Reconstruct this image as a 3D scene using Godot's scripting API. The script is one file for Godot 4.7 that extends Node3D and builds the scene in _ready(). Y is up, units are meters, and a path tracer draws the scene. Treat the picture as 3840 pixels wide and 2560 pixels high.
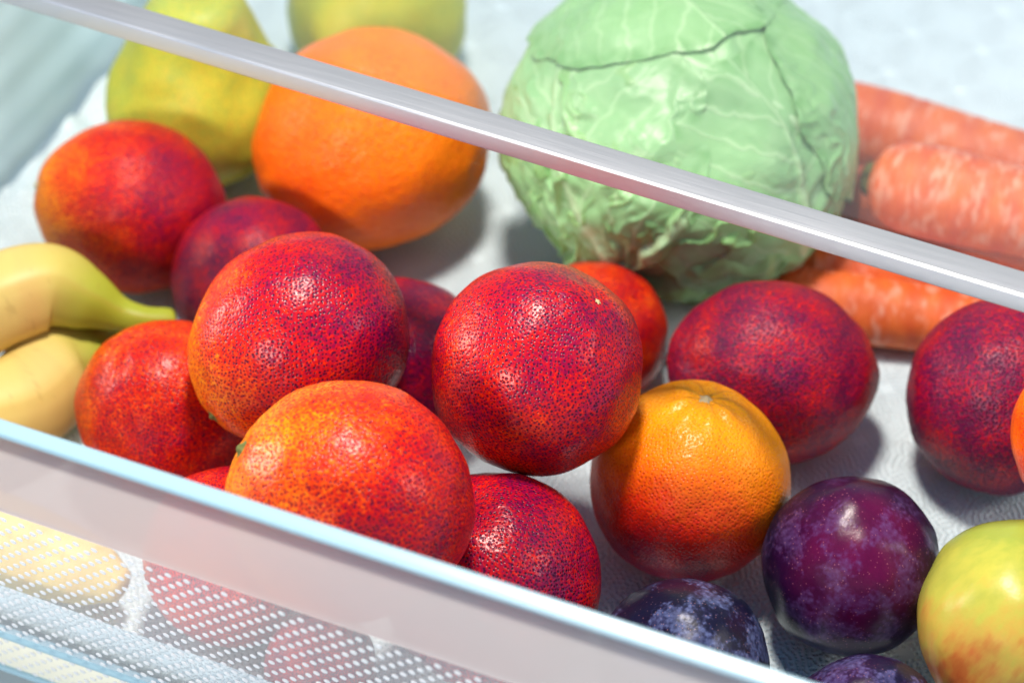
extends Node3D

# A clear refrigerator drawer lined with paper towel and filled with fruit, under a glass shelf.
const TW := 1024
const TH := 512
var used := {}
var pore := PackedFloat32Array()
var pore_tex: ImageTexture
var smooth_tex: ImageTexture
var dirs := PackedVector3Array()
var jobs := []
var done := []
var lock := Mutex.new()


func _ready() -> void:
	# --- camera, surroundings, lamps, exposure
	var cam := Camera3D.new()
	cam.name = "camera"
	cam.position = Vector3(0.3299, 0.7162, 0.7238)
	cam.basis = Basis(Vector3(0.909961, 0.000000, -0.414693), Vector3(-0.277484, 0.743145, -0.608883), Vector3(0.308177, 0.669131, 0.676233))
	var lens := CameraAttributesPhysical.new()
	lens.frustum_focal_length = 141.62
	lens.frustum_focus_distance = 0.9
	lens.exposure_aperture = 10.5
	lens.frustum_near = 0.05
	lens.frustum_far = 20.0
	cam.attributes = lens
	cam.fov = 14.0875
	cam.near = 0.05
	cam.far = 20.0
	cam.current = true
	add_child(cam)
	var env := Environment.new()
	env.background_mode = Environment.BG_COLOR
	env.background_color = lin(0.004, 0.115, 0.26)
	env.tonemap_mode = Environment.TONE_MAPPER_LINEAR
	env.tonemap_exposure = 1.48
	env.sdfgi_enabled = true
	env.ssao_enabled = true
	env.ssil_enabled = true
	var we := WorldEnvironment.new()
	we.name = "surroundings"
	we.environment = env
	add_child(we)
	area("ceiling_lamp", Vector3(0.0, 0.95, 0.02), Vector3(0.02, 0, 0.03), Vector2(0.13, 0.13), 0.80, Color(1.0, 0.96, 0.91))
	area("left_window", Vector3(-0.95, 0.42, 0.25), Vector3(0.0, 0.03, 0.03), Vector2(0.22, 0.3), 0.50, Color(1.0, 0.95, 0.90))
	area("right_window", Vector3(0.85, 0.60, -0.10), Vector3(0.05, 0.03, 0.0), Vector2(0.16, 0.24), 0.16, Color(1.0, 0.95, 0.90))
	area("front_window", Vector3(-0.08, 0.60, 1.14), Vector3(0.02, 0.04, 0.03), Vector2(0.26, 0.18), 0.76, Color(1.0, 0.95, 0.90))

	# --- setting and large structure
	build_setting()
	build_drawer()
	build_towels()
	build_shelf()

	# --- fruit and vegetables
	make_pores()
	build_cabbage()
	build_carrots()
	build_bananas()
	build_fruit()


func area(called: String, at: Vector3, to: Vector3, size: Vector2, energy: float, c: Color) -> void:
	var l := AreaLight3D.new()
	l.name = called
	l.area_size = size
	l.light_energy = energy
	l.light_color = c
	l.area_range = 6.0
	l.area_attenuation = 2.0
	l.shadow_enabled = true
	add_child(l)
	l.look_at_from_position(at, to, Vector3(0.1, 0.2, 1.0).normalized() if absf((to - at).normalized().y) > 0.9 else Vector3.UP)


# ---------------------------------------------------------------- helpers
func numbered(called: String) -> String:
	var n: int = used.get(called, 0)
	used[called] = n + 1
	return called if n == 0 else "%s_%03d" % [called, n]


func thing(called: String, label: String, category: String, at := Vector3.ZERO, group := "") -> Node3D:
	var o := Node3D.new()
	o.name = numbered(called)
	o.position = at
	tag(o, label, category, group)
	add_child(o)
	return o


func tag(o: Node3D, label: String, category: String, group := "") -> void:
	o.set_meta("label", label)
	o.set_meta("category", category)
	if group:
		o.set_meta("group", group)


func part(called: String, mesh: Mesh, mat: Material, parent: Node, at := Transform3D()) -> MeshInstance3D:
	var o := MeshInstance3D.new()
	o.name = called
	o.mesh = mesh
	o.material_override = mat
	o.transform = at
	parent.add_child(o, true)
	return o


func lin(r: float, g: float, b: float) -> Color:
	return Color(r, g, b).linear_to_srgb()


func mat(c: Color, rough := 0.5, spec := 0.5) -> StandardMaterial3D:
	var m := StandardMaterial3D.new()
	m.albedo_color = c
	m.roughness = rough
	m.metallic_specular = spec
	return m


func noise(s: int, freq: float, oct := 3, kind := FastNoiseLite.TYPE_SIMPLEX_SMOOTH) -> FastNoiseLite:
	var n := FastNoiseLite.new()
	n.seed = s
	n.frequency = freq
	n.noise_type = kind
	n.fractal_octaves = oct
	n.fractal_type = FastNoiseLite.FRACTAL_FBM if oct > 1 else FastNoiseLite.FRACTAL_NONE
	return n


func sstep(a: float, b: float, x: float) -> float:
	var t := clampf((x - a) / (b - a), 0.0, 1.0)
	return t * t * (3.0 - 2.0 * t)


# Grid of (nu + 1) x (nv + 1) points; outward is dU x dV. wrap_u joins the normals of the first and last columns.
func grid(nu: int, nv: int, pts: PackedVector3Array, cols := PackedColorArray(), wrap_u := false, uv_scale := Vector2.ONE) -> ArrayMesh:
	var w := nu + 1
	var nor := PackedVector3Array()
	nor.resize(pts.size())
	var uvs := PackedVector2Array()
	uvs.resize(pts.size())
	for j in nv + 1:
		for i in w:
			var i0 := i - 1
			var i1 := i + 1
			if wrap_u:
				i0 = nu - 1 if i == 0 else i0
				i1 = 1 if i == nu else i1
			else:
				i0 = maxi(i0, 0)
				i1 = mini(i1, nu)
			var j0 := maxi(j - 1, 0)
			var j1 := mini(j + 1, nv)
			var du := pts[j * w + i1] - pts[j * w + i0]
			var dv := pts[j1 * w + i] - pts[j0 * w + i]
			nor[j * w + i] = du.cross(dv).normalized()
			uvs[j * w + i] = Vector2(float(i) / nu, float(j) / nv) * uv_scale
	if wrap_u:
		for j in [0, nv]:
			if pts[j * w].distance_to(pts[j * w + 1]) < 1e-7:
				var s := Vector3.ZERO
				var q := 1 if j == 0 else nv - 1
				for i in nu:
					s += nor[q * w + i]
				for i in w:
					nor[j * w + i] = s.normalized()
	var idx := PackedInt32Array()
	idx.resize(nu * nv * 6)
	var k := 0
	for j in nv:
		for i in nu:
			var a := j * w + i
			idx[k] = a
			idx[k + 1] = a + w
			idx[k + 2] = a + 1
			idx[k + 3] = a + 1
			idx[k + 4] = a + w
			idx[k + 5] = a + w + 1
			k += 6
	var arr := []
	arr.resize(Mesh.ARRAY_MAX)
	arr[Mesh.ARRAY_VERTEX] = pts
	arr[Mesh.ARRAY_NORMAL] = nor
	arr[Mesh.ARRAY_TEX_UV] = uvs
	if cols.size():
		arr[Mesh.ARRAY_COLOR] = cols
	arr[Mesh.ARRAY_INDEX] = idx
	var m := ArrayMesh.new()
	m.add_surface_from_arrays(Mesh.PRIMITIVE_TRIANGLES, arr)
	return m


# A bar along x with a closed, rounded profile (points in the y-z plane, anticlockwise seen from +x).
func bar(profile: PackedVector2Array, x0: float, x1: float) -> ArrayMesh:
	var st := SurfaceTool.new()
	st.begin(Mesh.PRIMITIVE_TRIANGLES)
	var n := profile.size()
	for i in n:
		var p := profile[i]
		var q := profile[(i + 1) % n]
		var a := Vector3(x0, p.y, p.x)
		var b := Vector3(x1, p.y, p.x)
		var c := Vector3(x0, q.y, q.x)
		var d := Vector3(x1, q.y, q.x)
		st.set_smooth_group(0)
		for v in [a, c, b, b, c, d]:
			st.add_vertex(v)
	var tri := Geometry2D.triangulate_polygon(profile)
	for k in range(0, tri.size(), 3):
		for e in [0, 2, 1]:
			st.set_smooth_group(-1)
			var v := profile[tri[k + e]]
			st.add_vertex(Vector3(x0, v.y, v.x))
		for e in [0, 1, 2]:
			st.set_smooth_group(-1)
			var v := profile[tri[k + e]]
			st.add_vertex(Vector3(x1, v.y, v.x))
	st.generate_normals()
	return st.commit()


# Rounded rectangle in (z, y), corner radii all r.
func rounded(z0: float, y0: float, z1: float, y1: float, r: float, steps := 5) -> PackedVector2Array:
	var out := PackedVector2Array()
	var cs := [Vector2(z1 - r, y1 - r), Vector2(z0 + r, y1 - r), Vector2(z0 + r, y0 + r), Vector2(z1 - r, y0 + r)]
	for k in 4:
		for s in steps + 1:
			var a := PI / 2 * (k + float(s) / steps)
			out.append(cs[k] + Vector2(cos(a), sin(a)) * r)
	return out


func box(size: Vector3) -> BoxMesh:
	var b := BoxMesh.new()
	b.size = size
	return b


func at(x: float, y: float, z: float) -> Transform3D:
	return Transform3D(Basis(), Vector3(x, y, z))


# ---------------------------------------------------------------- setting
func build_setting() -> void:
	var shelf := part("fridge_floor", box(Vector3(2.4, 0.02, 2.4)), mat(lin(0.50, 0.60, 0.64), 0.2), self, at(0, -0.052, -0.5))
	shelf.set_meta("kind", "structure")
	shelf.set_meta("label", "pale glossy floor of the refrigerator beneath the drawer")
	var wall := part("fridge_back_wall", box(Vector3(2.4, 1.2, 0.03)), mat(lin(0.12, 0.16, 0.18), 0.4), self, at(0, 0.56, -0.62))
	wall.set_meta("kind", "structure")
	wall.set_meta("label", "white back wall of the refrigerator behind the drawer")


func build_drawer() -> void:
	var d := thing("crisper_drawer", "clear plastic refrigerator drawer with frosted front band and dotted panel", "drawer", Vector3(0.0003, 0, 0.0006))
	d.rotation.y = deg_to_rad(0.7)
	var x0 := -0.232
	var x1 := 0.44
	var len := x1 - x0
	var mid := (x0 + x1) / 2
	var clear := mat(lin(0.80, 0.90, 0.93), 0.35)
	clear.transparency = BaseMaterial3D.TRANSPARENCY_ALPHA
	clear.albedo_color.a = 0.55
	# ribbed left wall
	var n := 90
	var pts := PackedVector3Array()
	for j in 41:
		for i in n + 1:
			var y := 0.125 * i / n
			var z := lerpf(-0.44, 0.205, j / 40.0)
			pts.append(Vector3(x0 - y * 0.12 + 0.0003 * sin(y * 330.0), y - 0.003, z))
	var wall_mat := mat(lin(0.52, 0.70, 0.80), 0.3)
	part("left_wall", grid(n, 40, pts), wall_mat, d)
	part("right_wall", box(Vector3(0.004, 0.125, 0.64)), wall_mat, d, at(x1, 0.06, -0.117))
	part("back_wall", box(Vector3(len, 0.125, 0.004)), wall_mat, d, at(mid, 0.06, -0.442))
	part("base", box(Vector3(len, 0.003, 0.652)), mat(lin(0.5, 0.6, 0.64), 0.3), d, at(mid, -0.0065, -0.117))
	# front: frosted band with a bright rim, dotted pane, lower edge and an added strip painted as the reflection below. The front leans outwards.
	var lean := Transform3D(Basis(Vector3(1, 0, 0), Vector3(0, 1, 0.2276).normalized(), Vector3(0, -0.2276, 1).normalized()), Vector3(0, 0, 0.2075))
	var frost := mat(lin(0.15, 0.13, 0.16), 0.5, 0.3)
	frost.transparency = BaseMaterial3D.TRANSPARENCY_ALPHA
	frost.albedo_color.a = 0.92
	frost.backlight_enabled = true
	frost.backlight = Color(1, 1, 1)
	var sheet := PackedVector3Array()
	for q in [Vector2(0.1465, 0.0042), Vector2(0.1440, 0.0045), Vector2(0.0985, 0.0045), Vector2(0.0968, 0.0040), Vector2(0.0965, 0.0026)]:
		for x in [x0, x1]:
			sheet.append(Vector3(x, q.x, q.y))
	part("frosted_band", grid(1, 4, sheet), frost, d, lean)
	var rim_mat := mat(lin(0.30, 0.47, 0.55), 0.25)
	part("rim", bar(rounded(-0.0006, 0.1463, 0.0051, 0.1488, 0.0012), x0, x1), rim_mat, d, lean)
	var pane := mat(lin(0.93, 0.95, 0.97), 0.3)
	pane.transparency = BaseMaterial3D.TRANSPARENCY_ALPHA
	pane.albedo_color.a = 0.17
	part("clear_pane", box(Vector3(len, 0.0886, 0.002)), pane, d, lean * at(mid, 0.0520, 0.003))
	var dot_mat := mat(lin(0.80, 0.82, 0.84), 0.7, 0.2)
	dot_mat.transparency = BaseMaterial3D.TRANSPARENCY_ALPHA
	dot_mat.albedo_color.a = 0.78
	part("lower_edge", bar(rounded(0.0012, 0.0047, 0.0056, 0.0075, 0.0012), x0, x1), rim_mat, d, lean)
	var reflected_cream := mat(lin(0.86, 0.82, 0.66), 0.35)  # cream stands for bananas and panel reflected below the drawer; the strip is added
	part("reflection_strip", bar(rounded(0.0014, -0.0180, 0.0048, 0.0045, 0.0008), x0, x1), reflected_cream, d, lean)
	part("reflection_strip_edge", bar(rounded(0.0010, -0.0211, 0.0062, -0.0182, 0.0012), x0, x1), rim_mat, d, lean)
	# printed dots: small domes in a lattice turned by 45 degrees; the lower set stands for their reflection
	var dome := SphereMesh.new()
	dome.radius = 0.00125
	dome.height = 0.0025
	dome.radial_segments = 10
	dome.rings = 4
	for band in [[0.0095, 0.0950, "dot_print"], [-0.0165, 0.0036, "reflection_dot_print"]]:
		var places := []
		var p := 0.0033
		var rows := int((band[1] - band[0]) / p)
		for r in rows + 1:
			for c in int(len / p / 2):
				places.append(Vector3(x0 + 0.003 + c * 2.0 * p + (p if r % 2 else 0.0), band[0] + r * p, 0.0041 if band[0] > 0.0 else 0.0049))
		var mm := MultiMesh.new()
		mm.transform_format = MultiMesh.TRANSFORM_3D
		mm.mesh = dome
		mm.instance_count = places.size()
		for k in places.size():
			mm.set_instance_transform(k, Transform3D(Basis.from_scale(Vector3(1, 1, 0.22)), places[k]))
		var o := MultiMeshInstance3D.new()
		o.name = band[2]
		o.multimesh = mm
		o.material_override = dot_mat
		o.transform = lean
		o.set_meta("kind", "stuff")
		d.add_child(o, true)


func towel_height() -> ImageTexture:
	var n := 512
	var h := PackedFloat32Array()
	h.resize(n * n)
	var px := 64.0 / n   # millimetres per pixel
	var fibre := noise(5, 0.22, 2)
	for y in n:
		for x in n:
			h[y * n + x] = 0.38 + 0.10 * fibre.get_noise_2d(x, y)
	# each quilt cell, 32 mm wide, holds rings of small bumps shaped as rounded diamonds
	for cell in [Vector2(16, 16), Vector2(48, 48), Vector2(16, 48), Vector2(48, 16)]:
		for k in 10:
			var rad := 1.6 + k * 2.35
			var count := int(rad * 5.6 / 2.4)
			for s in count:
				var a := TAU * s / count + k * 0.4
				var e := pow(absf(cos(a)), 1.35) + pow(absf(sin(a)), 1.35)
				var q: Vector2 = cell + Vector2(cos(a), sin(a)) * rad / pow(e, 1.0 / 1.35)
				var cx := q.x / px
				var cy := q.y / px
				for dy in range(-6, 7):
					for dx in range(-6, 7):
						var ix := int(floor(cx)) + dx
						var iy := int(floor(cy)) + dy
						var r := Vector2(ix + 0.5 - cx, iy + 0.5 - cy).length() * px
						var b := 1.0 - sstep(0.15, 0.85, r)
						if b > 0.0:
							var at_ := posmod(iy, n) * n + posmod(ix, n)
							h[at_] = maxf(h[at_], 0.4 + 0.55 * b)
	var im := Image.create_from_data(n, n, false, Image.FORMAT_RF, h.to_byte_array())
	return ImageTexture.create_from_image(im)


func build_towels() -> void:
	var m := mat(lin(0.72, 0.85, 0.91), 0.9, 0.25)
	m.heightmap_enabled = true
	m.heightmap_texture = towel_height()
	m.heightmap_scale = 0.15
	m.backlight_enabled = false
	var wave := noise(11, 9.0, 2)
	var crease := noise(12, 40.0, 3)
	# the sheet follows the floor, climbs the left wall a little and folds up against the front
	var x0 := -0.226
	var x1 := 0.43
	var nu := 210
	var nv := 200
	var pts := PackedVector3Array()
	for j in nv + 1:
		var s := lerpf(-0.43, 0.2310, float(j) / nv)
		for i in nu + 1:
			var x := lerpf(x0, x1, float(i) / nu)
			var z := s
			var y := -0.0012 + 0.0009 * wave.get_noise_2d(x, s)
			if s > 0.2035:
				var k := s - 0.2035
				var bend := 0.0012
				var ang := minf(k / bend, PI / 2)
				z = 0.2035 + bend * sin(ang)
				y += bend * (1.0 - cos(ang)) + maxf(0.0, k - bend * PI / 2) 
				z += 0.2276 * maxf(0.0, k - bend * PI / 2) + 0.0005
			var left := sstep(-0.195, -0.226, x)
			y += left * (0.006 + 0.006 * crease.get_noise_2d(x, s) + 0.004 * wave.get_noise_2d(s * 5.0, 3.0))
			pts.append(Vector3(x, y, z))
	var mesh := grid(nu, nv, pts, PackedColorArray(), false, Vector2((x1 - x0) / 0.064, 0.652 / 0.064))
	# dU x dV points down here: turn the sheet over
	var o := part(numbered("paper_towel"), mesh, m, self)
	tag(o, "white embossed paper towel lining the drawer floor under the fruit", "paper towel")
	# a second sheet laid over the first at the back right, its edge shows beside the apple
	var p2 := PackedVector3Array()
	for j in 61:
		for i in 91:
			var x := lerpf(0.045, 0.43, i / 90.0)
			var z := lerpf(-0.42, 0.0405 - 0.02 * (x - 0.19), j / 60.0)
			p2.append(Vector3(x, 0.0002 + 0.0009 * wave.get_noise_2d(x, z), z))
	var t2 := part(numbered("paper_towel"), grid(90, 60, p2, PackedColorArray(), false, Vector2(0.385 / 0.064, 0.46 / 0.064)), m, self)
	tag(t2, "second white paper towel sheet at back right under the carrots, with a straight front edge", "paper towel")


func build_shelf() -> void:
	var s := thing("glass_shelf", "clear glass shelf with brushed silver front trim above the drawer", "shelf", Vector3(0.0018, 0.1478, -0.0012))
	s.rotation.y = deg_to_rad(-1.6)
	var x0 := -0.36
	var x1 := 0.50
	var glass := mat(lin(0.85, 0.93, 0.95), 0.04)
	glass.transparency = BaseMaterial3D.TRANSPARENCY_ALPHA
	glass.albedo_color.a = 0.012
	part("pane", box(Vector3(x1 - x0, 0.004, 0.47)), glass, s, at((x0 + x1) / 2, 0.004, -0.182))
	var metal := mat(lin(0.62, 0.63, 0.66), 0.3)
	metal.metallic = 0.8
	var streak := NoiseTexture2D.new()
	var fn := noise(3, 0.02, 4)
	streak.noise = fn
	streak.width = 512
	streak.height = 512
	streak.seamless = true
	var ramp := Gradient.new()
	ramp.set_color(0, Color(0.30, 0.30, 0.30))
	ramp.set_color(1, Color(0.45, 0.45, 0.45))
	streak.color_ramp = ramp
	metal.roughness = 1.0
	metal.roughness_texture = streak
	metal.uv1_triplanar = true
	metal.uv1_scale = Vector3(2.0, 260.0, 260.0)
	part("front_trim", bar(rounded(0.0554, 0.0, 0.067, 0.0070, 0.0009, 6), x0, x1), metal, s)


# ---------------------------------------------------------------- skins
func make_pores() -> void:
	dirs.resize(TW * TH)
	pore.resize(TW * TH)
	for j in TH:
		var th := PI * (j + 0.5) / TH
		var st := sin(th)
		var ct := cos(th)
		for i in TW:
			var ph := TAU * (i + 0.5) / TW
			dirs[j * TW + i] = Vector3(st * cos(ph), ct, st * sin(ph))
	var rng := RandomNumberGenerator.new()
	rng.seed = 77
	var count := 8600
	for k in count:
		var y := 1.0 - 2.0 * (k + 0.5) / count + rng.randf_range(-0.5, 0.5) * 0.004
		y = clampf(y, -0.9999, 0.9999)
		var ph := fposmod(k * 2.399963 + rng.randf_range(-0.35, 0.35) * 0.042 / maxf(0.05, sqrt(1.0 - y * y)), TAU)
		var th := acos(y) + rng.randf_range(-0.012, 0.012)
		var size := rng.randf_range(0.0055, 0.0098)
		var strength := rng.randf_range(0.55, 1.0)
		var cj := th / PI * TH
		var ci := ph / TAU * TW
		var sj := size / PI * TH * 1.45
		var si := minf(sj / maxf(0.03, sin(th)), 60.0)
		for dj in range(-int(ceil(sj)), int(ceil(sj)) + 1):
			var jj := int(floor(cj)) + dj
			if jj < 0 or jj >= TH:
				continue
			for di in range(-int(ceil(si)), int(ceil(si)) + 1):
				var ii := int(floor(ci)) + di
				var ry := (jj + 0.5 - cj) / sj
				var rx := (ii + 0.5 - ci) / si
				var v := 1.0 - (rx * rx + ry * ry)
				if v > 0.0:
					var a := jj * TW + posmod(ii, TW)
					pore[a] = maxf(pore[a], strength * minf(1.0, v * 1.6))
	var lumps := noise(41, 9.0, 2)
	var grain := noise(42, 26.0, 2)
	var h := PackedFloat32Array()
	h.resize(TW * TH)
	var h2 := PackedFloat32Array()
	h2.resize(TW * TH)
	for a in TW * TH:
		var v := dirs[a]
		var l := lumps.get_noise_3dv(v)
		var g := grain.get_noise_3dv(v)
		h[a] = 0.6 + 0.12 * g + 0.22 * l - 0.40 * pore[a]
		h2[a] = 0.5 + 0.1 * l + 0.06 * g
	pore_tex = ImageTexture.create_from_image(Image.create_from_data(TW, TH, false, Image.FORMAT_RF, h.to_byte_array()))
	smooth_tex = ImageTexture.create_from_image(Image.create_from_data(TW, TH, false, Image.FORMAT_RF, h2.to_byte_array()))


# Colour stops (linear) sampled into 256 sRGB byte triples.
func ramp(stops: Array) -> PackedByteArray:
	var out := PackedByteArray()
	for k in 256:
		var t := k / 255.0
		var c := Color(stops[0][1], stops[0][2], stops[0][3])
		for s in stops.size() - 1:
			var a: Array = stops[s]
			var b: Array = stops[s + 1]
			if t >= a[0]:
				var u := clampf((t - a[0]) / (b[0] - a[0]), 0.0, 1.0)
				c = Color(a[1], a[2], a[3]).lerp(Color(b[1], b[2], b[3]), u)
		c = c.linear_to_srgb()
		out.append(int(c.r * 255.0))
		out.append(int(c.g * 255.0))
		out.append(int(c.b * 255.0))
	return out


func skin_job(k: int) -> void:
	var s: Dictionary = jobs[k]
	var data := PackedByteArray()
	data.resize(TW * TH * 3)
	var lut: PackedByteArray = s.lut
	var lut2: PackedByteArray = s.lut2
	var patch := noise(s.seed, s.get("patch_freq", 1.6), 3)
	var fleck := noise(s.seed + 7, s.get("fleck_freq", 17.0), 4)
	var way: Vector3 = s.way
	var b: float = s.base
	var gain: float = s.gain
	var pn: float = s.patch
	var fa: float = s.fleck
	var pd: float = s.pore_shift
	var pa: float = s.pore
	var vn: float = s.get("net", 0.0)
	var vein := noise(s.seed + 23, 10.0, 2)
	var bloom: float = s.get("bloom", 0.0)
	var bn := noise(s.seed + 13, 1.7, 5)
	var scratch := noise(s.seed + 17, 13.0, 3)
	var blooms: Vector3 = s.get("bloom_tone", Vector3(112, 88, 138))
	var streaky: float = s.get("streak", 0.0)
	for a in TW * TH:
		var v := dirs[a]
		var w := v
		if streaky > 0.0:
			w = Vector3(v.x, v.y * streaky, v.z)
		var net := 1.0 - absf(vein.get_noise_3dv(v)) * 5.0
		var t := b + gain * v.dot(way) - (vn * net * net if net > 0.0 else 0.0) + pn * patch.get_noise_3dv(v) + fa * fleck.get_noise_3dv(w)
		var p := pore[a] * pa
		var i0 := clampi(int((t + pd * p) * 255.0), 0, 255) * 3
		var i1 := clampi(int((t + pd) * 255.0), 0, 255) * 3
		var r := lerpf(lut[i0], lut2[i1], p)
		var g := lerpf(lut[i0 + 1], lut2[i1 + 1], p)
		var bl := lerpf(lut[i0 + 2], lut2[i1 + 2], p)
		if bloom > 0.0:
			var sc := scratch.get_noise_3dv(v)
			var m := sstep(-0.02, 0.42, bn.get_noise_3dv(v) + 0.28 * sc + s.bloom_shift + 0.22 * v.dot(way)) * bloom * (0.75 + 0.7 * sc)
			m = clampf(m, 0.0, 0.9)
			r = lerpf(r, blooms.x, m)
			g = lerpf(g, blooms.y, m)
			bl = lerpf(bl, blooms.z, m)
			if pore[a] > 0.93 and p == 0.0:
				r = lerpf(r, 190.0, 0.5)
				g = lerpf(g, 130.0, 0.5)
				bl = lerpf(bl, 120.0, 0.5)
		data[a * 3] = int(r)
		data[a * 3 + 1] = int(g)
		data[a * 3 + 2] = int(bl)
	var im := Image.create_from_data(TW, TH, false, Image.FORMAT_RGB8, data)
	lock.lock()
	done[k] = im
	lock.unlock()


# Round fruit: rows run from the stem (+y) to the blossom end; ea is the half length, eb the half width.
func fruit_mesh(s: Dictionary) -> ArrayMesh:
	var nu := 112
	var nv := 72
	var ea: float = s.ea
	var eb: float = s.eb
	var form: String = s.form
	var low := noise(s.seed + 3, 1.1, 2)
	var mid := noise(s.seed + 4, 3.6, 2)
	var lump: float = s.get("lump", 0.022)
	var nip: float = s.get("nip", 0.03)
	var dimple: float = s.get("dimple", 0.03)
	var navel: float = s.get("navel", 0.0)
	var pts := PackedVector3Array()
	for j in nv + 1:
		var th := PI * j / nv
		for i in nu + 1:
			var ph := TAU * (i % nu) / nu
			var v := Vector3(sin(th) * cos(ph), cos(th), sin(th) * sin(ph))
			var r := 1.0 + lump * low.get_noise_3dv(v) * 1.6 + lump * 0.22 * mid.get_noise_3dv(v)
			var p := Vector3.ZERO
			if form == "citrus":
				r += nip * exp(-pow(th / 0.42, 2.0)) - dimple * exp(-pow(th / 0.17, 2.0)) + 0.010 * cos(ph * 9.0) * exp(-pow((th - 0.3) / 0.16, 2.0)) * s.get("groove", 0.4)
				r += navel * exp(-pow((PI - th) / 0.26, 2.0)) - 0.02 * exp(-pow((PI - th) / 0.10, 2.0))
				r -= s.get("dent", 0.0) * exp(-pow((th - 0.05) / 0.3, 2.0))
				p = Vector3(v.x * eb, v.y * ea, v.z * eb) * r
			elif form == "plum":
				r += -0.10 * exp(-pow(th / 0.26, 2.0)) + 0.03 * exp(-pow((PI - th) / 0.3, 2.0))
				r -= 0.022 * exp(-pow((ph - PI) / 0.20, 2.0)) * pow(sin(th), 2.0)
				p = Vector3(v.x * eb, v.y * ea, v.z * eb) * r
			elif form == "apple":
				r += -0.26 * exp(-pow(th / 0.30, 2.0)) - 0.12 * exp(-pow((PI - th) / 0.28, 2.0)) + 0.012 * cos(ph * 5.0) * sin(th)
				p = Vector3(v.x * eb, v.y * ea, v.z * eb) * r
			pts.append(p)
	return grid(nu, nv, pts, PackedColorArray(), true)


func pear_mesh(sd: int) -> ArrayMesh:
	var prof := [[0.0, 0.0], [0.012, 0.0015], [0.024, 0.006], [0.0325, 0.017], [0.0350, 0.030], [0.0335, 0.043], [0.0285, 0.055], [0.0235, 0.066], [0.0205, 0.075], [0.0178, 0.0825], [0.0120, 0.0875], [0.0045, 0.0882], [0.0, 0.0868]]
	var c := Curve3D.new()
	for k in prof.size():
		var a: Array = prof[maxi(k - 1, 0)]
		var b: Array = prof[mini(k + 1, prof.size() - 1)]
		var tan_ := Vector3(b[0] - a[0], b[1] - a[1], 0) / 6.0
		c.add_point(Vector3(prof[k][0], prof[k][1], 0), -tan_, tan_)
	c.bake_interval = 0.0004
	var len := c.get_baked_length()
	var nv := 80
	var nu := 96
	var low := noise(sd, 26.0, 2)
	var pts := PackedVector3Array()
	for j in nv + 1:
		var q := c.sample_baked(len * (1.0 - float(j) / nv), true)
		for i in nu + 1:
			var ph := TAU * (i % nu) / nu
			var p := Vector3(cos(ph) * q.x, q.y, sin(ph) * q.x) * Vector3(1.09, 1.0, 1.09)
			var k := 1.0 + 0.07 * low.get_noise_3dv(p)
			pts.append(Vector3(p.x * k, p.y, p.z * k) + Vector3(0.05, 0, 0.03) * pow(q.y / 0.088, 3.0) * 0.10)
	return grid(nu, nv, pts, PackedColorArray(), true)


# Stem button of a citrus fruit: a small lobed star with a nub.
func calyx_mesh(r: float) -> ArrayMesh:
	var nu := 40
	var nv := 8
	var pts := PackedVector3Array()
	for j in nv + 1:
		var k := float(j) / nv
		for i in nu + 1:
			var ph := TAU * (i % nu) / nu
			var rr := r * k * (1.0 + k * (0.22 * cos(ph * 5.0) + 0.10 * sin(ph * 11.0)))
			var y := r * (0.42 * exp(-pow(k / 0.33, 2.0)) + 0.10 - 0.30 * k * k + 0.05 * sin(ph * 7.0) * k)
			if k < 0.16:
				y -= r * 0.10
			pts.append(Vector3(cos(ph) * rr, y, sin(ph) * rr))
	return grid(nu, nv, pts, PackedColorArray(), true)


func turned(axis: Vector3, roll: float) -> Basis:
	var y := axis.normalized()
	var x := y.cross(Vector3(0.31, 0.2, 0.93)).normalized()
	return Basis(x, y, x.cross(y)) * Basis(Vector3.UP, roll)


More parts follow.
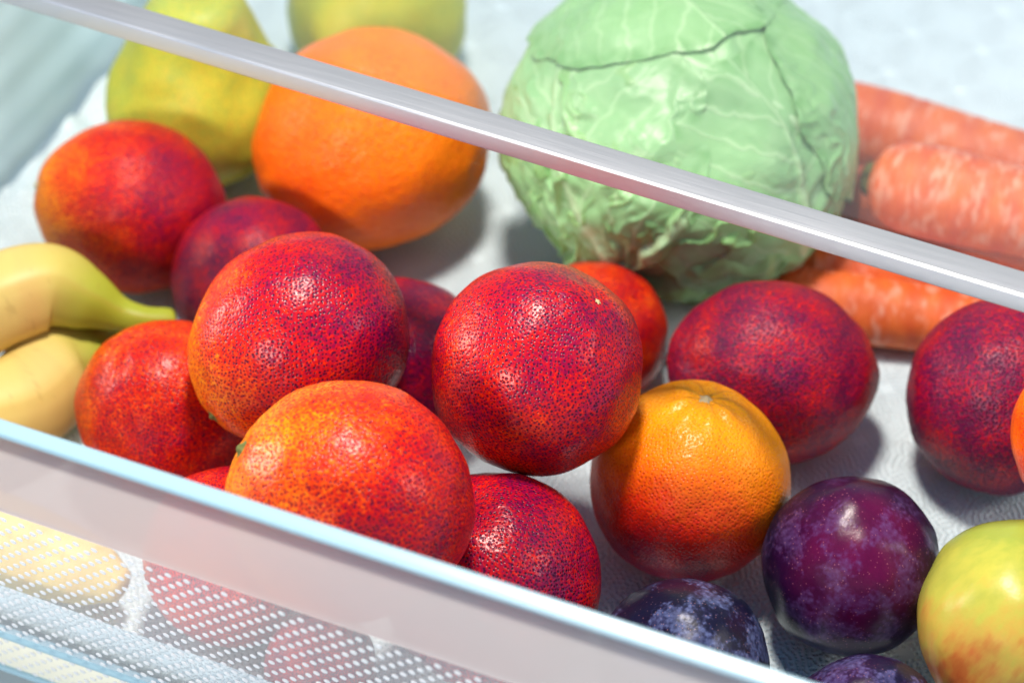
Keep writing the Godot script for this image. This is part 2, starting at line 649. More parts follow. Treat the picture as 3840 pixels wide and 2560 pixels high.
func build_fruit() -> void:
	var blood := ramp([[0.0, 0.95, 0.26, 0.003], [0.2, 0.88, 0.12, 0.003], [0.38, 0.74, 0.040, 0.003], [0.55, 0.58, 0.008, 0.004], [0.72, 0.38, 0.003, 0.020], [0.88, 0.22, 0.002, 0.042], [1.0, 0.10, 0.002, 0.042]])
	var blood_pore := ramp([[0.0, 0.64, 0.045, 0.005], [0.3, 0.36, 0.008, 0.012], [0.6, 0.13, 0.003, 0.018], [0.85, 0.05, 0.002, 0.020], [1.0, 0.03, 0.002, 0.016]])
	var orange := ramp([[0.0, 0.96, 0.35, 0.005], [0.3, 0.94, 0.24, 0.003], [0.5, 0.94, 0.15, 0.004], [0.70, 0.78, 0.022, 0.005], [0.86, 0.40, 0.004, 0.012], [1.0, 0.14, 0.004, 0.05]])
	var orange_pore := ramp([[0.0, 0.90, 0.22, 0.008], [0.3, 0.88, 0.15, 0.005], [0.6, 0.70, 0.03, 0.006], [1.0, 0.06, 0.004, 0.03]])
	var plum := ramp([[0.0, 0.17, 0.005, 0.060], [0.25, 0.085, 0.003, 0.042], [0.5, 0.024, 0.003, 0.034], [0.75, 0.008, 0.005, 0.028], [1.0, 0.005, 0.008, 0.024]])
	var apple := ramp([[0.0, 0.36, 0.42, 0.06], [0.35, 0.56, 0.52, 0.075], [0.55, 0.68, 0.42, 0.07], [0.75, 0.66, 0.18, 0.04], [1.0, 0.52, 0.06, 0.02]])
	var pear := ramp([[0.0, 0.36, 0.46, 0.06], [0.4, 0.52, 0.52, 0.045], [0.7, 0.60, 0.50, 0.05], [1.0, 0.40, 0.25, 0.03]])
	var pear_dot := ramp([[0.0, 0.22, 0.26, 0.03], [1.0, 0.24, 0.15, 0.02]])
	var list := []
	var blood_group := "blood oranges heaped in the drawer"
	list.append({"name": "blood_orange", "label": "orange and dark red blood orange at far left, in front of the speckled pear", "category": "blood orange", "center": Vector3(-0.1521, 0.0345, 0.0247), "ea": 0.0365, "eb": 0.0335, "axis": Vector3(-0.8067, 0.3550, 0.4724), "seed": 1, "skin": "blood", "form": "citrus", "toward": Vector3(0.9051, 0.4204, -0.0636), "base": 0.31, "gain": 0.52, "patch": 0.24, "fleck": 0.24, "pore": 0.9, "pore_shift": 0.3, "group": blood_group, "net": 0.22, "rough": 0.42, "relief": 0.05, "dimple": 0.02, "button": 0.0022, "pale": true})
	list.append({"name": "blood_orange", "label": "crimson blood orange between the big orange and the topmost left one, half hidden", "category": "blood orange", "center": Vector3(-0.0894, 0.0315, 0.0405), "ea": 0.0318, "eb": 0.0312, "axis": Vector3(0.1161, 0.1720, 0.9782), "seed": 2, "skin": "blood", "form": "citrus", "toward": Vector3(0.3466, 0.8957, 0.2783), "base": 0.76, "gain": 0.12, "patch": 0.24, "fleck": 0.24, "pore": 0.9, "pore_shift": 0.3, "group": blood_group, "net": 0.22, "rough": 0.42})
	list.append({"name": "blood_orange", "label": "large blood orange on the heap at left, orange left side and purple right shoulder", "category": "blood orange", "center": Vector3(-0.0322, 0.0758, 0.1070), "ea": 0.0395, "eb": 0.0363, "axis": Vector3(-0.4397, -0.3673, 0.8196), "seed": 3, "skin": "blood", "form": "citrus", "toward": Vector3(0.6611, 0.7370, -0.1409), "base": 0.42, "gain": 0.46, "patch": 0.24, "fleck": 0.24, "pore": 0.9, "pore_shift": 0.3, "group": blood_group, "net": 0.22, "button": 0.0026, "tip": 0.0018})
	list.append({"name": "blood_orange", "label": "round crimson blood orange on top in the middle of the heap", "category": "blood orange", "center": Vector3(0.0526, 0.0860, 0.0957), "ea": 0.0361, "eb": 0.0360, "axis": Vector3(0.5130, 0.8346, -0.2006), "seed": 4, "skin": "blood", "form": "citrus", "toward": Vector3(0.2542, 0.9642, 0.0755), "base": 0.62, "gain": 0.12, "patch": 0.24, "fleck": 0.24, "pore": 0.9, "pore_shift": 0.3, "group": blood_group, "net": 0.22, "button": 0.001, "pale": true})
	list.append({"name": "blood_orange", "label": "dark crimson blood orange lying right of the orange with the pale stem scar", "category": "blood orange", "center": Vector3(0.1090, 0.0345, 0.0103), "ea": 0.0380, "eb": 0.0335, "axis": Vector3(-0.8421, 0.2226, 0.4912), "seed": 5, "skin": "blood", "form": "citrus", "toward": Vector3(0.0222, 0.8471, 0.5310), "base": 0.76, "gain": 0.1, "patch": 0.24, "fleck": 0.24, "pore": 0.9, "pore_shift": 0.3, "group": blood_group, "net": 0.22, "navel": 0.05, "rough": 0.42, "relief": 0.05})
	list.append({"name": "blood_orange", "label": "dark purple blood orange at right edge, partly under the shelf trim", "category": "blood orange", "center": Vector3(0.1900, 0.0355, -0.0114), "ea": 0.0360, "eb": 0.0352, "axis": Vector3(0.4110, 0.9095, -0.0627), "seed": 6, "skin": "blood", "form": "citrus", "toward": Vector3(0.2164, 0.1922, 0.9572), "base": 0.84, "gain": 0.1, "patch": 0.24, "fleck": 0.24, "pore": 0.9, "pore_shift": 0.3, "group": blood_group, "net": 0.22, "rough": 0.42, "relief": 0.06})
	list.append({"name": "blood_orange", "label": "biggest front blood orange with a green stem button on its orange left end", "category": "blood orange", "center": Vector3(0.0288, 0.0950, 0.1861), "ea": 0.0388, "eb": 0.0381, "axis": Vector3(-0.8250, 0.4999, 0.2635), "seed": 7, "skin": "blood", "form": "citrus", "toward": Vector3(0.9578, 0.2299, 0.1726), "base": 0.27, "gain": 0.4, "patch": 0.24, "fleck": 0.24, "pore": 0.9, "pore_shift": 0.3, "group": blood_group, "net": 0.22, "button": 0.0042, "dimple": 0.04, "nip": 0.02})
	list.append({"name": "blood_orange", "label": "red orange blood orange at left front beside the bananas", "category": "blood orange", "center": Vector3(-0.0830, 0.0323, 0.1179), "ea": 0.0328, "eb": 0.0322, "axis": Vector3(-0.3348, 0.9422, -0.0113), "seed": 8, "skin": "blood", "form": "citrus", "toward": Vector3(0.8116, 0.1016, 0.5753), "base": 0.42, "gain": 0.2, "patch": 0.24, "fleck": 0.24, "pore": 0.9, "pore_shift": 0.3, "group": blood_group, "net": 0.22, "dimple": 0.02})
	list.append({"name": "blood_orange", "label": "shaded dark red blood orange with a dented stem end, lowest at front middle", "category": "blood orange", "center": Vector3(0.0608, 0.0376, 0.1497), "ea": 0.0372, "eb": 0.0366, "axis": Vector3(-0.2469, 0.9671, 0.0611), "seed": 9, "skin": "blood", "form": "citrus", "toward": Vector3(0.1049, 0.2822, 0.9536), "base": 0.76, "gain": 0.12, "patch": 0.24, "fleck": 0.24, "pore": 0.9, "pore_shift": 0.3, "group": blood_group, "net": 0.22, "dent": 0.12, "relief": 0.05})
	list.append({"name": "blood_orange", "label": "dark purple blood orange in the gap behind the two topmost ones", "category": "blood orange", "center": Vector3(-0.0169, 0.0310, 0.0585), "ea": 0.0315, "eb": 0.0305, "axis": Vector3(-0.2675, 0.9538, 0.1364), "seed": 10, "skin": "blood", "form": "citrus", "toward": Vector3(0.2107, 0.8613, 0.4624), "base": 0.86, "gain": 0.05, "patch": 0.24, "fleck": 0.24, "pore": 0.9, "pore_shift": 0.3, "group": blood_group, "net": 0.22})
	list.append({"name": "blood_orange", "label": "small red orange blood orange at the foot of the cabbage", "category": "blood orange", "center": Vector3(0.0390, 0.0275, 0.0115), "ea": 0.0278, "eb": 0.0272, "axis": Vector3(0.5342, 0.8447, -0.0336), "seed": 11, "skin": "blood", "form": "citrus", "toward": Vector3(-0.1881, 0.5795, 0.7930), "base": 0.48, "gain": 0.08, "patch": 0.24, "fleck": 0.24, "pore": 0.9, "pore_shift": 0.3, "group": blood_group, "net": 0.22})
	list.append({"name": "blood_orange", "label": "red blood orange behind the dotted panel, under the biggest front one", "category": "blood orange", "center": Vector3(-0.0268, 0.0312, 0.1705), "ea": 0.0315, "eb": 0.0308, "axis": Vector3(0.3350, 0.9421, 0.0118), "seed": 12, "skin": "blood", "form": "citrus", "toward": Vector3(0.4688, 0.8289, 0.3053), "base": 0.58, "gain": 0.08, "patch": 0.24, "fleck": 0.24, "pore": 0.9, "pore_shift": 0.3, "group": blood_group, "net": 0.22})
	list.append({"name": "blood_orange", "label": "small dark blood orange low behind the dotted panel at front, right of another", "category": "blood orange", "center": Vector3(0.0177, 0.0192, 0.1932), "ea": 0.0190, "eb": 0.0188, "axis": Vector3(-0.2109, 0.9421, 0.2606), "seed": 13, "skin": "blood", "form": "citrus", "toward": Vector3(0.4688, 0.8289, 0.3053), "base": 0.72, "gain": 0.08, "patch": 0.24, "fleck": 0.24, "pore": 0.9, "pore_shift": 0.3, "group": blood_group, "net": 0.22})
	list.append({"name": "orange", "label": "orange with pale star shaped stem scar and red blush below, right of the heap", "category": "orange", "center": Vector3(0.1035, 0.0360, 0.0775), "ea": 0.0350, "eb": 0.0350, "axis": Vector3(0.0398, 0.9733, -0.2263), "seed": 21, "skin": "orange", "form": "citrus", "toward": Vector3(0.0600, -0.5149, 0.8551), "base": 0.34, "gain": 0.62, "patch": 0.1, "fleck": 0.07, "pore": 0.4, "pore_shift": 0.12, "button": 0.0026, "pale": true, "dimple": 0.035, "groove": 1.6, "nip": 0.03, "rough": 0.3, "relief": 0.055})
	list.append({"name": "orange", "label": "largest plain orange, behind the heap between pear and cabbage", "category": "orange", "center": Vector3(-0.0790, 0.0451, -0.0401), "ea": 0.0470, "eb": 0.0437, "axis": Vector3(-0.6762, -0.0542, 0.7347), "seed": 22, "skin": "orange", "form": "citrus", "toward": Vector3(-0.2148, 0.0463, 0.9756), "base": 0.36, "gain": 0.16, "patch": 0.08, "fleck": 0.08, "pore": 0.35, "pore_shift": 0.2, "navel": 0.06, "rough": 0.36, "relief": 0.09})
	list.append({"name": "orange", "label": "small bright orange at the right edge, resting on the dark purple blood orange", "category": "orange", "center": Vector3(0.2316, 0.0706, 0.0338), "ea": 0.0285, "eb": 0.0285, "axis": Vector3(0.4809, 0.8638, -0.1504), "seed": 23, "skin": "orange", "form": "citrus", "toward": Vector3(-0.2148, 0.0463, 0.9756), "base": 0.45, "gain": 0.15, "patch": 0.1, "fleck": 0.08, "pore": 0.5, "pore_shift": 0.2})
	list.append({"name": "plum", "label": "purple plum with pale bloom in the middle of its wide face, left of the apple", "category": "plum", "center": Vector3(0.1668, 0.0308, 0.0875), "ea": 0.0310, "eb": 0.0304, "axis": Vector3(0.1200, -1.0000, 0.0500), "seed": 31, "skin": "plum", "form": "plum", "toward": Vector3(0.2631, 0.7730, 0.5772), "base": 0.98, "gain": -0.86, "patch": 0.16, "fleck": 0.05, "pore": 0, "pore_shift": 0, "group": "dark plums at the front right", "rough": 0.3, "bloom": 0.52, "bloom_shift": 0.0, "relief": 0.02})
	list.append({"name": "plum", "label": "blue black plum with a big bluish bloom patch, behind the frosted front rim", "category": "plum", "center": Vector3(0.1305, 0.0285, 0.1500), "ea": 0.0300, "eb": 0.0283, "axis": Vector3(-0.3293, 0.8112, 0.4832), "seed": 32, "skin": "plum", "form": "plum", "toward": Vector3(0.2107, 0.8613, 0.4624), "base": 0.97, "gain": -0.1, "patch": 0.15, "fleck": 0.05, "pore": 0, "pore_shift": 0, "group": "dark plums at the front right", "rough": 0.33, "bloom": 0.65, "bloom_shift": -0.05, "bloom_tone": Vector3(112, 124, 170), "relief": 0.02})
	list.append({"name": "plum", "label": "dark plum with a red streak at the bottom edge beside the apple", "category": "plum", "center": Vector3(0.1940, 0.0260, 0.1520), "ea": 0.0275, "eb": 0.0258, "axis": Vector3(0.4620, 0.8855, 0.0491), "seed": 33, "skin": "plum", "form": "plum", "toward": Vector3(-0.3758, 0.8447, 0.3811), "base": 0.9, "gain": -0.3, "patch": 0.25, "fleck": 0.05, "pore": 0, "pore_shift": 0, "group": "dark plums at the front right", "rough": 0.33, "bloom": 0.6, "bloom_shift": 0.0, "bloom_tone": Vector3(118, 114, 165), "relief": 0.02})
	list.append({"name": "apple", "label": "yellow apple with orange red blush at the right front corner", "category": "apple", "center": Vector3(0.2298, 0.0359, 0.0940), "ea": 0.0345, "eb": 0.0372, "axis": Vector3(0.3508, 0.8817, -0.3155), "seed": 41, "skin": "apple", "form": "apple", "toward": Vector3(0.0113, -0.4950, 0.8688), "base": 0.34, "gain": 0.5, "patch": 0.18, "fleck": 0.13, "pore": 0, "pore_shift": 0, "streak": 0.3, "fleck_freq": 9.0, "rough": 0.33, "relief": 0.02})
	list.append({"name": "pear", "label": "yellow green speckled pear standing with its stem, behind the far left blood orange", "category": "pear", "center": Vector3(-0.1635, 0.0000, -0.0480), "ea": 0.0345, "eb": 0.0345, "axis": Vector3(0.0000, 1.0000, 0.0000), "seed": 51, "skin": "pear", "form": "pear", "toward": Vector3(0.2775, -0.7431, 0.6089), "base": 0.34, "gain": 0.16, "patch": 0.3, "fleck": 0.6, "pore": 0.55, "pore_shift": 0.1, "group": "yellow green pears at the back left", "rough": 0.45, "relief": 0.02})
	list.append({"name": "pear", "label": "green pear behind the largest plain orange, its top cut off by the picture", "category": "pear", "center": Vector3(-0.1230, 0.0000, -0.1354), "ea": 0.0345, "eb": 0.0345, "axis": Vector3(-0.0800, 1.0000, -0.0500), "seed": 52, "skin": "pear", "form": "pear", "toward": Vector3(0.2775, -0.7431, 0.6089), "base": 0.3, "gain": 0.12, "patch": 0.3, "fleck": 0.25, "pore": 0.5, "pore_shift": 0.1, "group": "yellow green pears at the back left", "rough": 0.45, "relief": 0.02, "roll": 2.0})
	for s in list:
		match s.skin:
			"blood":
				s.lut = blood
				s.lut2 = blood_pore
			"orange":
				s.lut = orange
				s.lut2 = orange_pore
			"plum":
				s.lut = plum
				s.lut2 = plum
			"apple":
				s.lut = apple
				s.lut2 = apple
			"pear":
				s.lut = pear
				s.lut2 = pear_dot
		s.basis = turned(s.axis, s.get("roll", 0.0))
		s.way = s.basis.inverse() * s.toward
	jobs = list
	done.resize(list.size())
	var id := WorkerThreadPool.add_group_task(skin_job, list.size(), -1, true)
	WorkerThreadPool.wait_for_group_task_completion(id)
	var button := mat(lin(0.16, 0.17, 0.05), 0.8, 0.3)
	var scar := mat(lin(0.50, 0.40, 0.22), 0.8, 0.3)
	var twig := mat(lin(0.07, 0.05, 0.03), 0.8, 0.3)
	for k in list.size():
		var s: Dictionary = list[k]
		var m := mat(Color.WHITE, s.get("rough", 0.28), s.get("spec", 0.36))
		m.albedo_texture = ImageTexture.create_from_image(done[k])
		m.heightmap_enabled = true
		m.heightmap_texture = pore_tex if s.skin in ["blood", "orange"] else smooth_tex
		m.heightmap_scale = s.get("relief", 0.035)
		var center: Vector3 = s.center
		if s.form == "pear":
			var o := thing(s.name, s.label, s.category, center, s.get("group", ""))
			o.basis = s.basis
			part("skin", pear_mesh(s.seed), m, o)
			var pts := PackedVector3Array()
			for j in 13:
				var q := j / 12.0
				for i in 13:
					var ph := TAU * (i % 12) / 12.0
					var r := 0.0021 * (1.0 + 0.5 * pow(q, 6.0)) * (0.0 if j == 0 or j == 12 else 1.0)
					var y := lerpf(0.106, 0.084, q)
					pts.append(Vector3(0.0055 + 0.006 * pow(1.0 - q, 2.0) + cos(ph) * r, y, 0.003 + sin(ph) * r))
			part("stem", grid(12, 12, pts, PackedColorArray(), true), twig, o)
			continue
		var down := center
		down.y -= s.eb
		var o := thing(s.name, s.label, s.category, down, s.get("group", ""))
		var skin := fruit_mesh(s)
		var shell: PackedVector3Array = skin.surface_get_arrays(0)[Mesh.ARRAY_VERTEX]
		part("peel" if s.form == "citrus" else "skin", skin, m, o, Transform3D(s.basis, Vector3(0, s.eb, 0)))
		if s.has("button"):
			var up: float = shell[0].y + 0.0004
			part("stem_button", calyx_mesh(s.button), scar if s.get("pale", false) else button, o, Transform3D(s.basis, Vector3(0, s.eb, 0) + s.basis.y * up))
		if s.has("tip"):
			var up2: float = -shell[-1].y + 0.0002
			part("blossom_scar", calyx_mesh(s.tip), scar, o, Transform3D(s.basis * Basis(Vector3.RIGHT, PI), Vector3(0, s.eb, 0) - s.basis.y * up2))


# ---------------------------------------------------------------- cabbage
func build_cabbage() -> void:
	var o := thing("cabbage", "pale green head of cabbage behind the blood oranges under the silver shelf trim", "cabbage", Vector3(0.0373, 0.0, -0.0765))
	var m := mat(Color.WHITE, 0.40, 0.5)
	m.vertex_color_use_as_albedo = true
	m.backlight_enabled = true
	m.backlight = Color(0.25, 0.3, 0.2)
	var mid := Vector3(0, 0.060, 0)
	# [centre, base direction, angular radius, layer, crumple, greenness, seed]
	var leaves := [
		[Vector3(-0.8095, 0.0170, 0.5868), Vector3(0.3667, -0.7395, 0.5646), 0.42, 3.5, 0.10, 1.00, 270],
		[Vector3(0.5030, 0.2898, 0.8143), Vector3(-0.1680, -0.5207, 0.8370), 1.15, 0.0, 0.85, 0.70, 200],
		[Vector3(0.3436, 0.8533, 0.3922), Vector3(0.9633, -0.2606, 0.0641), 1.05, 2.0, 0.05, 0.05, 210],
		[Vector3(0.8777, 0.2098, 0.4309), Vector3(0.7680, -0.5945, 0.2383), 0.92, 4.0, 0.15, 0.15, 220],
		[Vector3(-0.4036, 0.4395, 0.8025), Vector3(0.2144, -0.6691, 0.7115), 0.88, 4.0, 0.25, 0.10, 230],
		[Vector3(-0.3450, 0.8975, -0.2748), Vector3(-0.5099, 0.7639, -0.3955), 0.80, 6.0, 0.15, 0.25, 240],
		[Vector3(0.7944, 0.3781, -0.4754), Vector3(0.8748, -0.4256, 0.2316), 0.80, 6.0, 0.15, 0.30, 260]
	]
	# the tight head inside
	var pts := PackedVector3Array()
	var cols := PackedColorArray()
	var hn := noise(8, 2.0, 3)
	for j in 49:
		for i in 65:
			var th := PI * j / 48.0
			var ph := TAU * (i % 64) / 64.0
			var v := Vector3(sin(th) * cos(ph), cos(th), sin(th) * sin(ph))
			pts.append(mid + v * Vector3(0.0645, 0.0572, 0.0645) * (1.0 + 0.02 * hn.get_noise_3dv(v)))
			cols.append(Color(0.42, 0.62, 0.30))
	part("heart", grid(64, 48, pts, cols, true), m, o)
	for l in leaves:
		part("leaf", leaf_mesh(l, mid), m, o)


func leaf_mesh(l: Array, mid: Vector3) -> ArrayMesh:
	var c: Vector3 = l[0].normalized()
	var b: Vector3 = l[1]
	b = (b - c * b.dot(c)).normalized()       # from the leaf's middle towards its base
	var q_ := -b
	var p_ := q_.cross(c).normalized()
	var rho: float = l[2]
	var layer: float = l[3]
	var crumple: float = l[4]
	var green: float = l[5]
	var sd: int = l[6]
	var n := 170
	var edge_n := noise(sd, 2.3, 1)
	var blister := noise(sd + 1, 9.0, 3)
	var wide := noise(sd + 2, 2.4, 2)
	var fold := noise(sd + 3, 3.2, 1)
	var fold2 := noise(sd + 8, 3.0, 2)
	var tone := noise(sd + 4, 4.0, 4)
	var body := noise(206, 1.5, 2)
	var web := noise(sd + 5, 15.0, 1, FastNoiseLite.TYPE_CELLULAR)
	web.cellular_return_type = FastNoiseLite.RETURN_DISTANCE2_SUB
	var pts := PackedVector3Array()
	var cols := PackedColorArray()
	var lam := Color(0.22, 0.47, 0.20).lerp(Color(0.20, 0.42, 0.09), green)
	var pale := Color(0.62, 0.82, 0.52)
	var dark := Color(0.12, 0.34, 0.09)
	for j in n + 1:
		var t := 2.0 * j / n - 1.0
		for i in n + 1:
			var s := 2.0 * i / n - 1.0
			var x := s * sqrt(1.0 - t * t / 2.0)
			var y := t * sqrt(1.0 - s * s / 2.0)
			var rr := sqrt(x * x + y * y)
			var around := Vector2(x, y) / maxf(rr, 1e-5)
			var wob := 1.0 + 0.07 * edge_n.get_noise_2d(around.x * 0.7, around.y * 0.7) + 0.010 * edge_n.get_noise_2d(around.x * 3.0, around.y * 3.0)
			var al := rr * rho * wob
			var tan_ := (p_ * around.x + q_ * around.y)
			var d := c * cos(al) + tan_ * sin(al)
			# veins: y runs from the base (-1) to the tip (1)
			var along := (y + 1.0) * 0.5
			var bend := 0.06 * sin(y * 2.2 + sd)
			var px := x - bend
			var apx := absf(px)
			var mw := lerpf(0.055, 0.010, sstep(0.0, 0.9, along))
			var vein := exp(-pow(px / mw, 2.0)) * (1.0 - 0.6 * along)
			var side := 1.0 if px > 0.0 else -1.0
			var root := y - 0.85 * apx - 0.30 * apx * apx + side * 0.09 + 0.05 * wide.get_noise_2d(x * 2.0 + sd, y * 2.0)
			var cell := fposmod(root, 0.27) - 0.135
			var vw := 0.016 * (1.0 - 0.55 * apx)
			var sv := exp(-pow(cell / vw, 2.0)) * sstep(1.15, 0.5, apx) * 0.55
			var wv := (1.0 - sstep(0.0, 0.16, web.get_noise_2d(x * 0.20 * rho + sd, y * 0.20 * rho) + 1.0)) * 0.10 * (1.0 - vein)
			var v := maxf(vein, maxf(sv, wv))
			var fan := rho * 0.75 * atan2(x, y + 1.35) + 0.10 * wide.get_noise_2d(x * 1.5, y * 1.5)
			var f := (1.0 - 2.0 * absf(fold.get_noise_2d(fan * 1.25 + sd, rho * (y + 1.6) * 0.22))) * 0.8 + 0.7 * fold2.get_noise_2d(fan * 0.8 + sd, y * 0.6 * rho)
			var hgt := 0.0011 * vein + 0.00035 * sv + 0.00012 * wv
			hgt += 0.00022 * blister.get_noise_2d(x * 0.40, y * 0.40) + 0.0030 * body.get_noise_3dv(d)
			hgt += crumple * 0.0060 * f * sstep(0.75, -0.1, y)
			hgt += 0.0004 * (cos(cell / 0.27 * TAU) * -1.0 + 1.0) * (1.0 - rr)
			var lift := sstep(0.86, 1.0, rr)
			hgt += lift * (0.0004 + 0.0005 * edge_n.get_noise_2d(around.x * 1.6 + 9.0, around.y * 1.6))
			var rad := Vector3(0.0668, 0.0590, 0.0668)
			var p := mid + d * rad + d * (layer * 0.00050 + hgt)
			p.y = maxf(p.y, 0.0012)
			pts.append(p)
			var col := lam.lerp(Color(0.30, 0.55, 0.26), 0.5 + 0.8 * 0.6 * tone.get_noise_2d(x * 0.6, y * 0.6))
			col = col.lerp(dark, clampf(0.55 * sstep(0.82, 1.0, rr) * (0.6 + edge_n.get_noise_2d(x * 3.0, y * 3.0)), 0.0, 0.6))
			col = col.lerp(pale, clampf(v * 0.62, 0.0, 1.0))
			cols.append(col)
	return grid(n, n, pts, cols)


# ---------------------------------------------------------------- carrots and bananas
func tube(path: Array, radii: Array, nu: int, nv: int, shape: Callable, shade: Callable) -> ArrayMesh:
	var c := Curve3D.new()
	for k in path.size():
		var a: Vector3 = path[maxi(k - 1, 0)]
		var b: Vector3 = path[mini(k + 1, path.size() - 1)]
		var t := (b - a) / 6.0
		c.add_point(path[k], -t, t)
	c.bake_interval = 0.001
	var len := c.get_baked_length()
	var offs := []
	for k in path.size():
		offs.append(c.get_closest_offset(path[k]))
	offs[0] = 0.0
	offs[-1] = len
	var pts := PackedVector3Array()
	var cols := PackedColorArray()
	var side := Vector3.ZERO
	for j in nv + 1:
		var o := len * j / nv
		var p := c.sample_baked(o, true)
		var d := (c.sample_baked(minf(o + 0.002, len), true) - c.sample_baked(maxf(o - 0.002, 0.0), true)).normalized()
		if side == Vector3.ZERO:
			side = d.cross(Vector3.UP).normalized()
		side = (side - d * side.dot(d)).normalized()
		var up := side.cross(d)
		var k := 0
		while k < offs.size() - 2 and o > offs[k + 1]:
			k += 1
		var u := clampf((o - offs[k]) / maxf(offs[k + 1] - offs[k], 1e-6), 0.0, 1.0)
		var r0: float = radii[maxi(k - 1, 0)]
		var r1: float = radii[k]
		var r2: float = radii[k + 1]
		var r3: float = radii[mini(k + 2, radii.size() - 1)]
		var r := 0.5 * (2.0 * r1 + (r2 - r0) * u + (2.0 * r0 - 5.0 * r1 + 4.0 * r2 - r3) * u * u + (3.0 * r1 - r0 - 3.0 * r2 + r3) * u * u * u)
		r = maxf(r, 0.0)
		if j == 0 or j == nv:
			r = 0.0
		for i in nu + 1:
			var ph := TAU * (i % nu) / nu
			var rr: float = r * shape.call(ph, o, len)
			pts.append(p + (side * cos(ph) + up * sin(ph)) * rr)
			cols.append(shade.call(ph, o, len, p))
	var m := grid(nu, nv, pts, cols, true)
	return m


func build_carrots() -> void:
	var m := mat(Color.WHITE, 0.55, 0.45)
	m.vertex_color_use_as_albedo = true
	m.heightmap_enabled = false
	var crown := mat(lin(0.13, 0.12, 0.04), 0.9, 0.2)
	var list := [
		[Vector3(0.0906, 0.0139, -0.0503), Vector3(0.1651, 0.0139, -0.0690), 0.0137, 0.85, "front carrot on the towel between two dark blood oranges"],
		[Vector3(0.0935, 0.0139, -0.0715), Vector3(0.1695, 0.0139, -0.1004), 0.0137, 0.50, "shaded carrot just behind the front carrot, seen under the silver trim"],
		[Vector3(0.1160, 0.0470, -0.0961), Vector3(0.1971, 0.0470, -0.1027), 0.0178, 0.85, "topmost carrot with its blunt crown end showing right of the cabbage"],
		[Vector3(0.0886, 0.0165, -0.1101), Vector3(0.1725, 0.0165, -0.1304), 0.0165, 0.40, "carrot below the topmost one, close against the cabbage"],
		[Vector3(0.0694, 0.0175, -0.1636), Vector3(0.1813, 0.0175, -0.1617), 0.0175, 0.85, "rearmost long carrot behind the cabbage on the bare towel"]
	]
	for k in list.size():
		var l: Array = list[k]
		var a: Vector3 = l[0]
		var b: Vector3 = l[1]
		var r: float = l[2]
		var d := (b - a).normalized()
		var patch := noise(60 + k, 60.0, 4)
		var fine := noise(80 + k, 150.0, 3)
		var low := noise(90 + k, 14.0, 2)
		var line := noise(95 + k, 300.0, 2)
		var shape := func(ph: float, o: float, _len: float) -> float:
			return 1.0 + 0.05 * low.get_noise_2d(cos(ph) * 0.03 + o * 0.7, sin(ph) * 0.03) + 0.014 * line.get_noise_2d(o, 0.004 * cos(ph + k)) + 0.02 * fine.get_noise_3d(o, cos(ph) * 0.012, sin(ph) * 0.012)
		var pale: float = l[3]
		var shade := func(ph: float, o: float, _len: float, _p: Vector3) -> Color:
			var v := Vector3(o * 2.0, cos(ph) * r * 1.0, sin(ph) * r * 1.0)
			var t := patch.get_noise_3dv(v) * 0.9 + 0.55 * fine.get_noise_3dv(v * 0.9) + 0.25 * line.get_noise_2d(o, 0.004 * cos(ph))
			var col := Color(0.76, 0.16, 0.030).lerp(Color(0.62, 0.09, 0.025), clampf(0.5 + patch.get_noise_3dv(v * 0.6 + Vector3(3, 0, 0)), 0.0, 1.0))
			return col.lerp(Color(0.78, 0.36, 0.24), clampf(sstep(0.0, 0.60, t) * pale * 0.85, 0.0, 1.0))
		var base := Vector3((a.x + b.x) / 2, minf(a.y, b.y) - r, (a.z + b.z) / 2)
		var o := thing("carrot", l[4], "carrot", base, "carrots piled beside the cabbage")
		var e := a - base
		var f := b - base
		var path := [e - d * r * 0.42, e - d * r * 0.36, e - d * r * 0.16, e + d * r * 0.25, e + d * r * 1.0, e.lerp(f, 0.5), f, f + d * 0.03]
		var radii := [0.0, r * 0.40, r * 0.74, r * 0.95, r * 1.02, r * 0.97, r * 0.80, r * 0.2]
		part("root", tube(path, radii, 72, 260, shape, shade), m, o)
		var stub := func(ph: float, _o: float, _len: float) -> float:
			return 1.0 + 0.22 * cos(ph * 5.0)
		var plain := func(_ph: float, _o: float, _len: float, _p: Vector3) -> Color:
			return Color.WHITE
		part("crown", tube([e - d * r * 0.62, e - d * r * 0.56, e - d * r * 0.40, e - d * r * 0.30], [0.0, r * 0.26, r * 0.34, r * 0.40], 30, 12, stub, plain), crown, o)


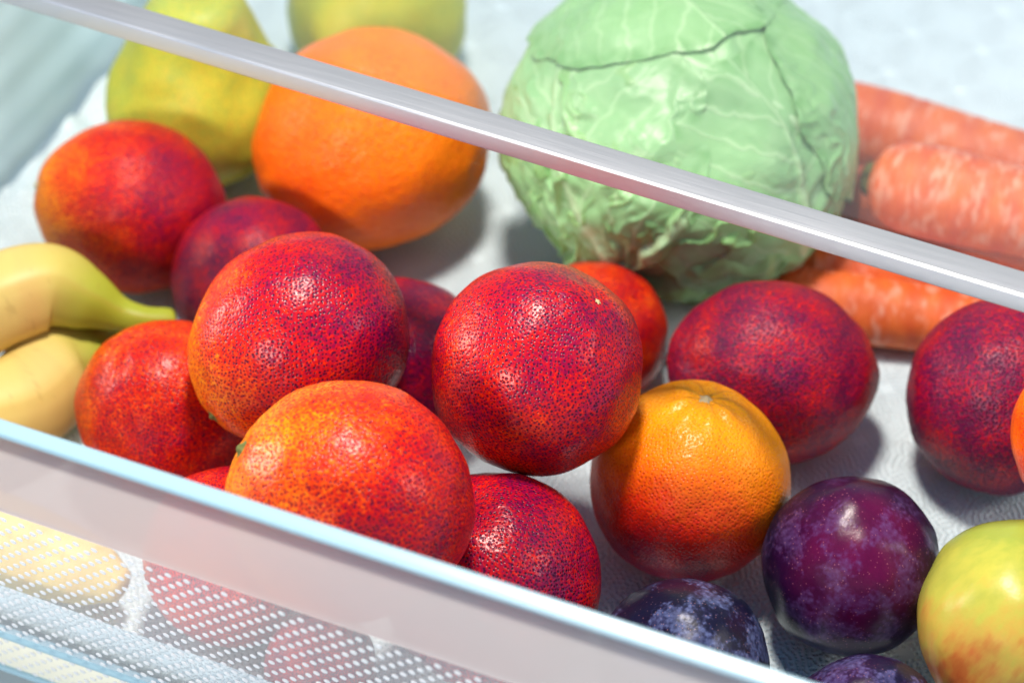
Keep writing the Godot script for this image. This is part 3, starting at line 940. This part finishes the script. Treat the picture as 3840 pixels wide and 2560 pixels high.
func build_bananas() -> void:
	var m := mat(Color.WHITE, 0.45, 0.4)
	m.vertex_color_use_as_albedo = true
	var list := [
		[[Vector3(-0.2000, 0.0800, 0.1440), Vector3(-0.1980, 0.0790, 0.1430), Vector3(-0.1860, 0.0620, 0.1380), Vector3(-0.1732, 0.0450, 0.1276), Vector3(-0.1570, 0.0500, 0.1079), Vector3(-0.1449, 0.0500, 0.0944), Vector3(-0.1314, 0.0450, 0.0900), Vector3(-0.1208, 0.0400, 0.0869), Vector3(-0.1114, 0.0380, 0.0842), Vector3(-0.1043, 0.0360, 0.0793), Vector3(-0.1025, 0.0350, 0.0777)], [0.0000, 0.0060, 0.0125, 0.0166, 0.0172, 0.0160, 0.0116, 0.0068, 0.0052, 0.0050, 0.0040], "upper banana with green stem end lying against the far left blood orange", 0.58],
		[[Vector3(-0.2020, 0.0540, 0.1580), Vector3(-0.2000, 0.0530, 0.1580), Vector3(-0.1820, 0.0430, 0.1560), Vector3(-0.1560, 0.0290, 0.1500), Vector3(-0.1405, 0.0220, 0.1286), Vector3(-0.1374, 0.0220, 0.1064), Vector3(-0.1308, 0.0220, 0.0955), Vector3(-0.1244, 0.0220, 0.0867), Vector3(-0.1150, 0.0220, 0.0809), Vector3(-0.1134, 0.0220, 0.0788)], [0.0000, 0.0060, 0.0115, 0.0155, 0.0185, 0.0180, 0.0132, 0.0070, 0.0052, 0.0040], "lower banana in front, beside the red orange fruit and the frosted rim", 0.66],
		[[Vector3(-0.2220, 0.0200, 0.1600), Vector3(-0.2200, 0.0200, 0.1610), Vector3(-0.2000, 0.0190, 0.1680), Vector3(-0.1650, 0.0180, 0.1800), Vector3(-0.1300, 0.0175, 0.1855), Vector3(-0.1000, 0.0172, 0.1865), Vector3(-0.0750, 0.0168, 0.1865), Vector3(-0.0625, 0.0155, 0.1870), Vector3(-0.0610, 0.0150, 0.1870)], [0.0000, 0.0060, 0.0110, 0.0150, 0.0160, 0.0155, 0.0120, 0.0060, 0.0020], "lowest banana lying along the inside of the dotted front panel", 1.50]
	]
	for k in list.size():
		var l: Array = list[k]
		var mottle := noise(120 + k, 60.0, 4)
		var speck := noise(130 + k, 420.0, 2)
		var shape := func(ph: float, _o: float, _len: float) -> float:
			return 1.0 + 0.022 * cos(ph * 5.0 + 0.6)
		var g0: float = l[3]
		var shade := func(ph: float, o: float, len: float, p: Vector3) -> Color:
			var q := p * 1.0 + Vector3(0, 0, ph * 0.004)
			var col := Color(0.72, 0.56, 0.17).lerp(Color(0.68, 0.48, 0.15), clampf(0.45 + 1.3 * mottle.get_noise_3dv(q), 0.0, 1.0))
			col = col.lerp(Color(0.36, 0.40, 0.035), sstep(g0, g0 + 0.22, o / len))
			col = col.lerp(Color(0.30, 0.17, 0.04), 0.25 * sstep(0.42, 0.65, speck.get_noise_3dv(q)))
			return col.lerp(Color(0.46, 0.30, 0.05), 0.5 * sstep(0.80, 0.97, cos(ph * 5.0 + 0.6)) * 0.5)
		var base: Vector3 = l[0][0]
		base.y = 0.0
		var path := []
		for p in l[0]:
			path.append(p - base)
		var o := thing("banana", l[2], "banana", base, "bananas in the left front corner")
		part("peel", tube(path, l[1], 60, 150, shape, shade), m, o)
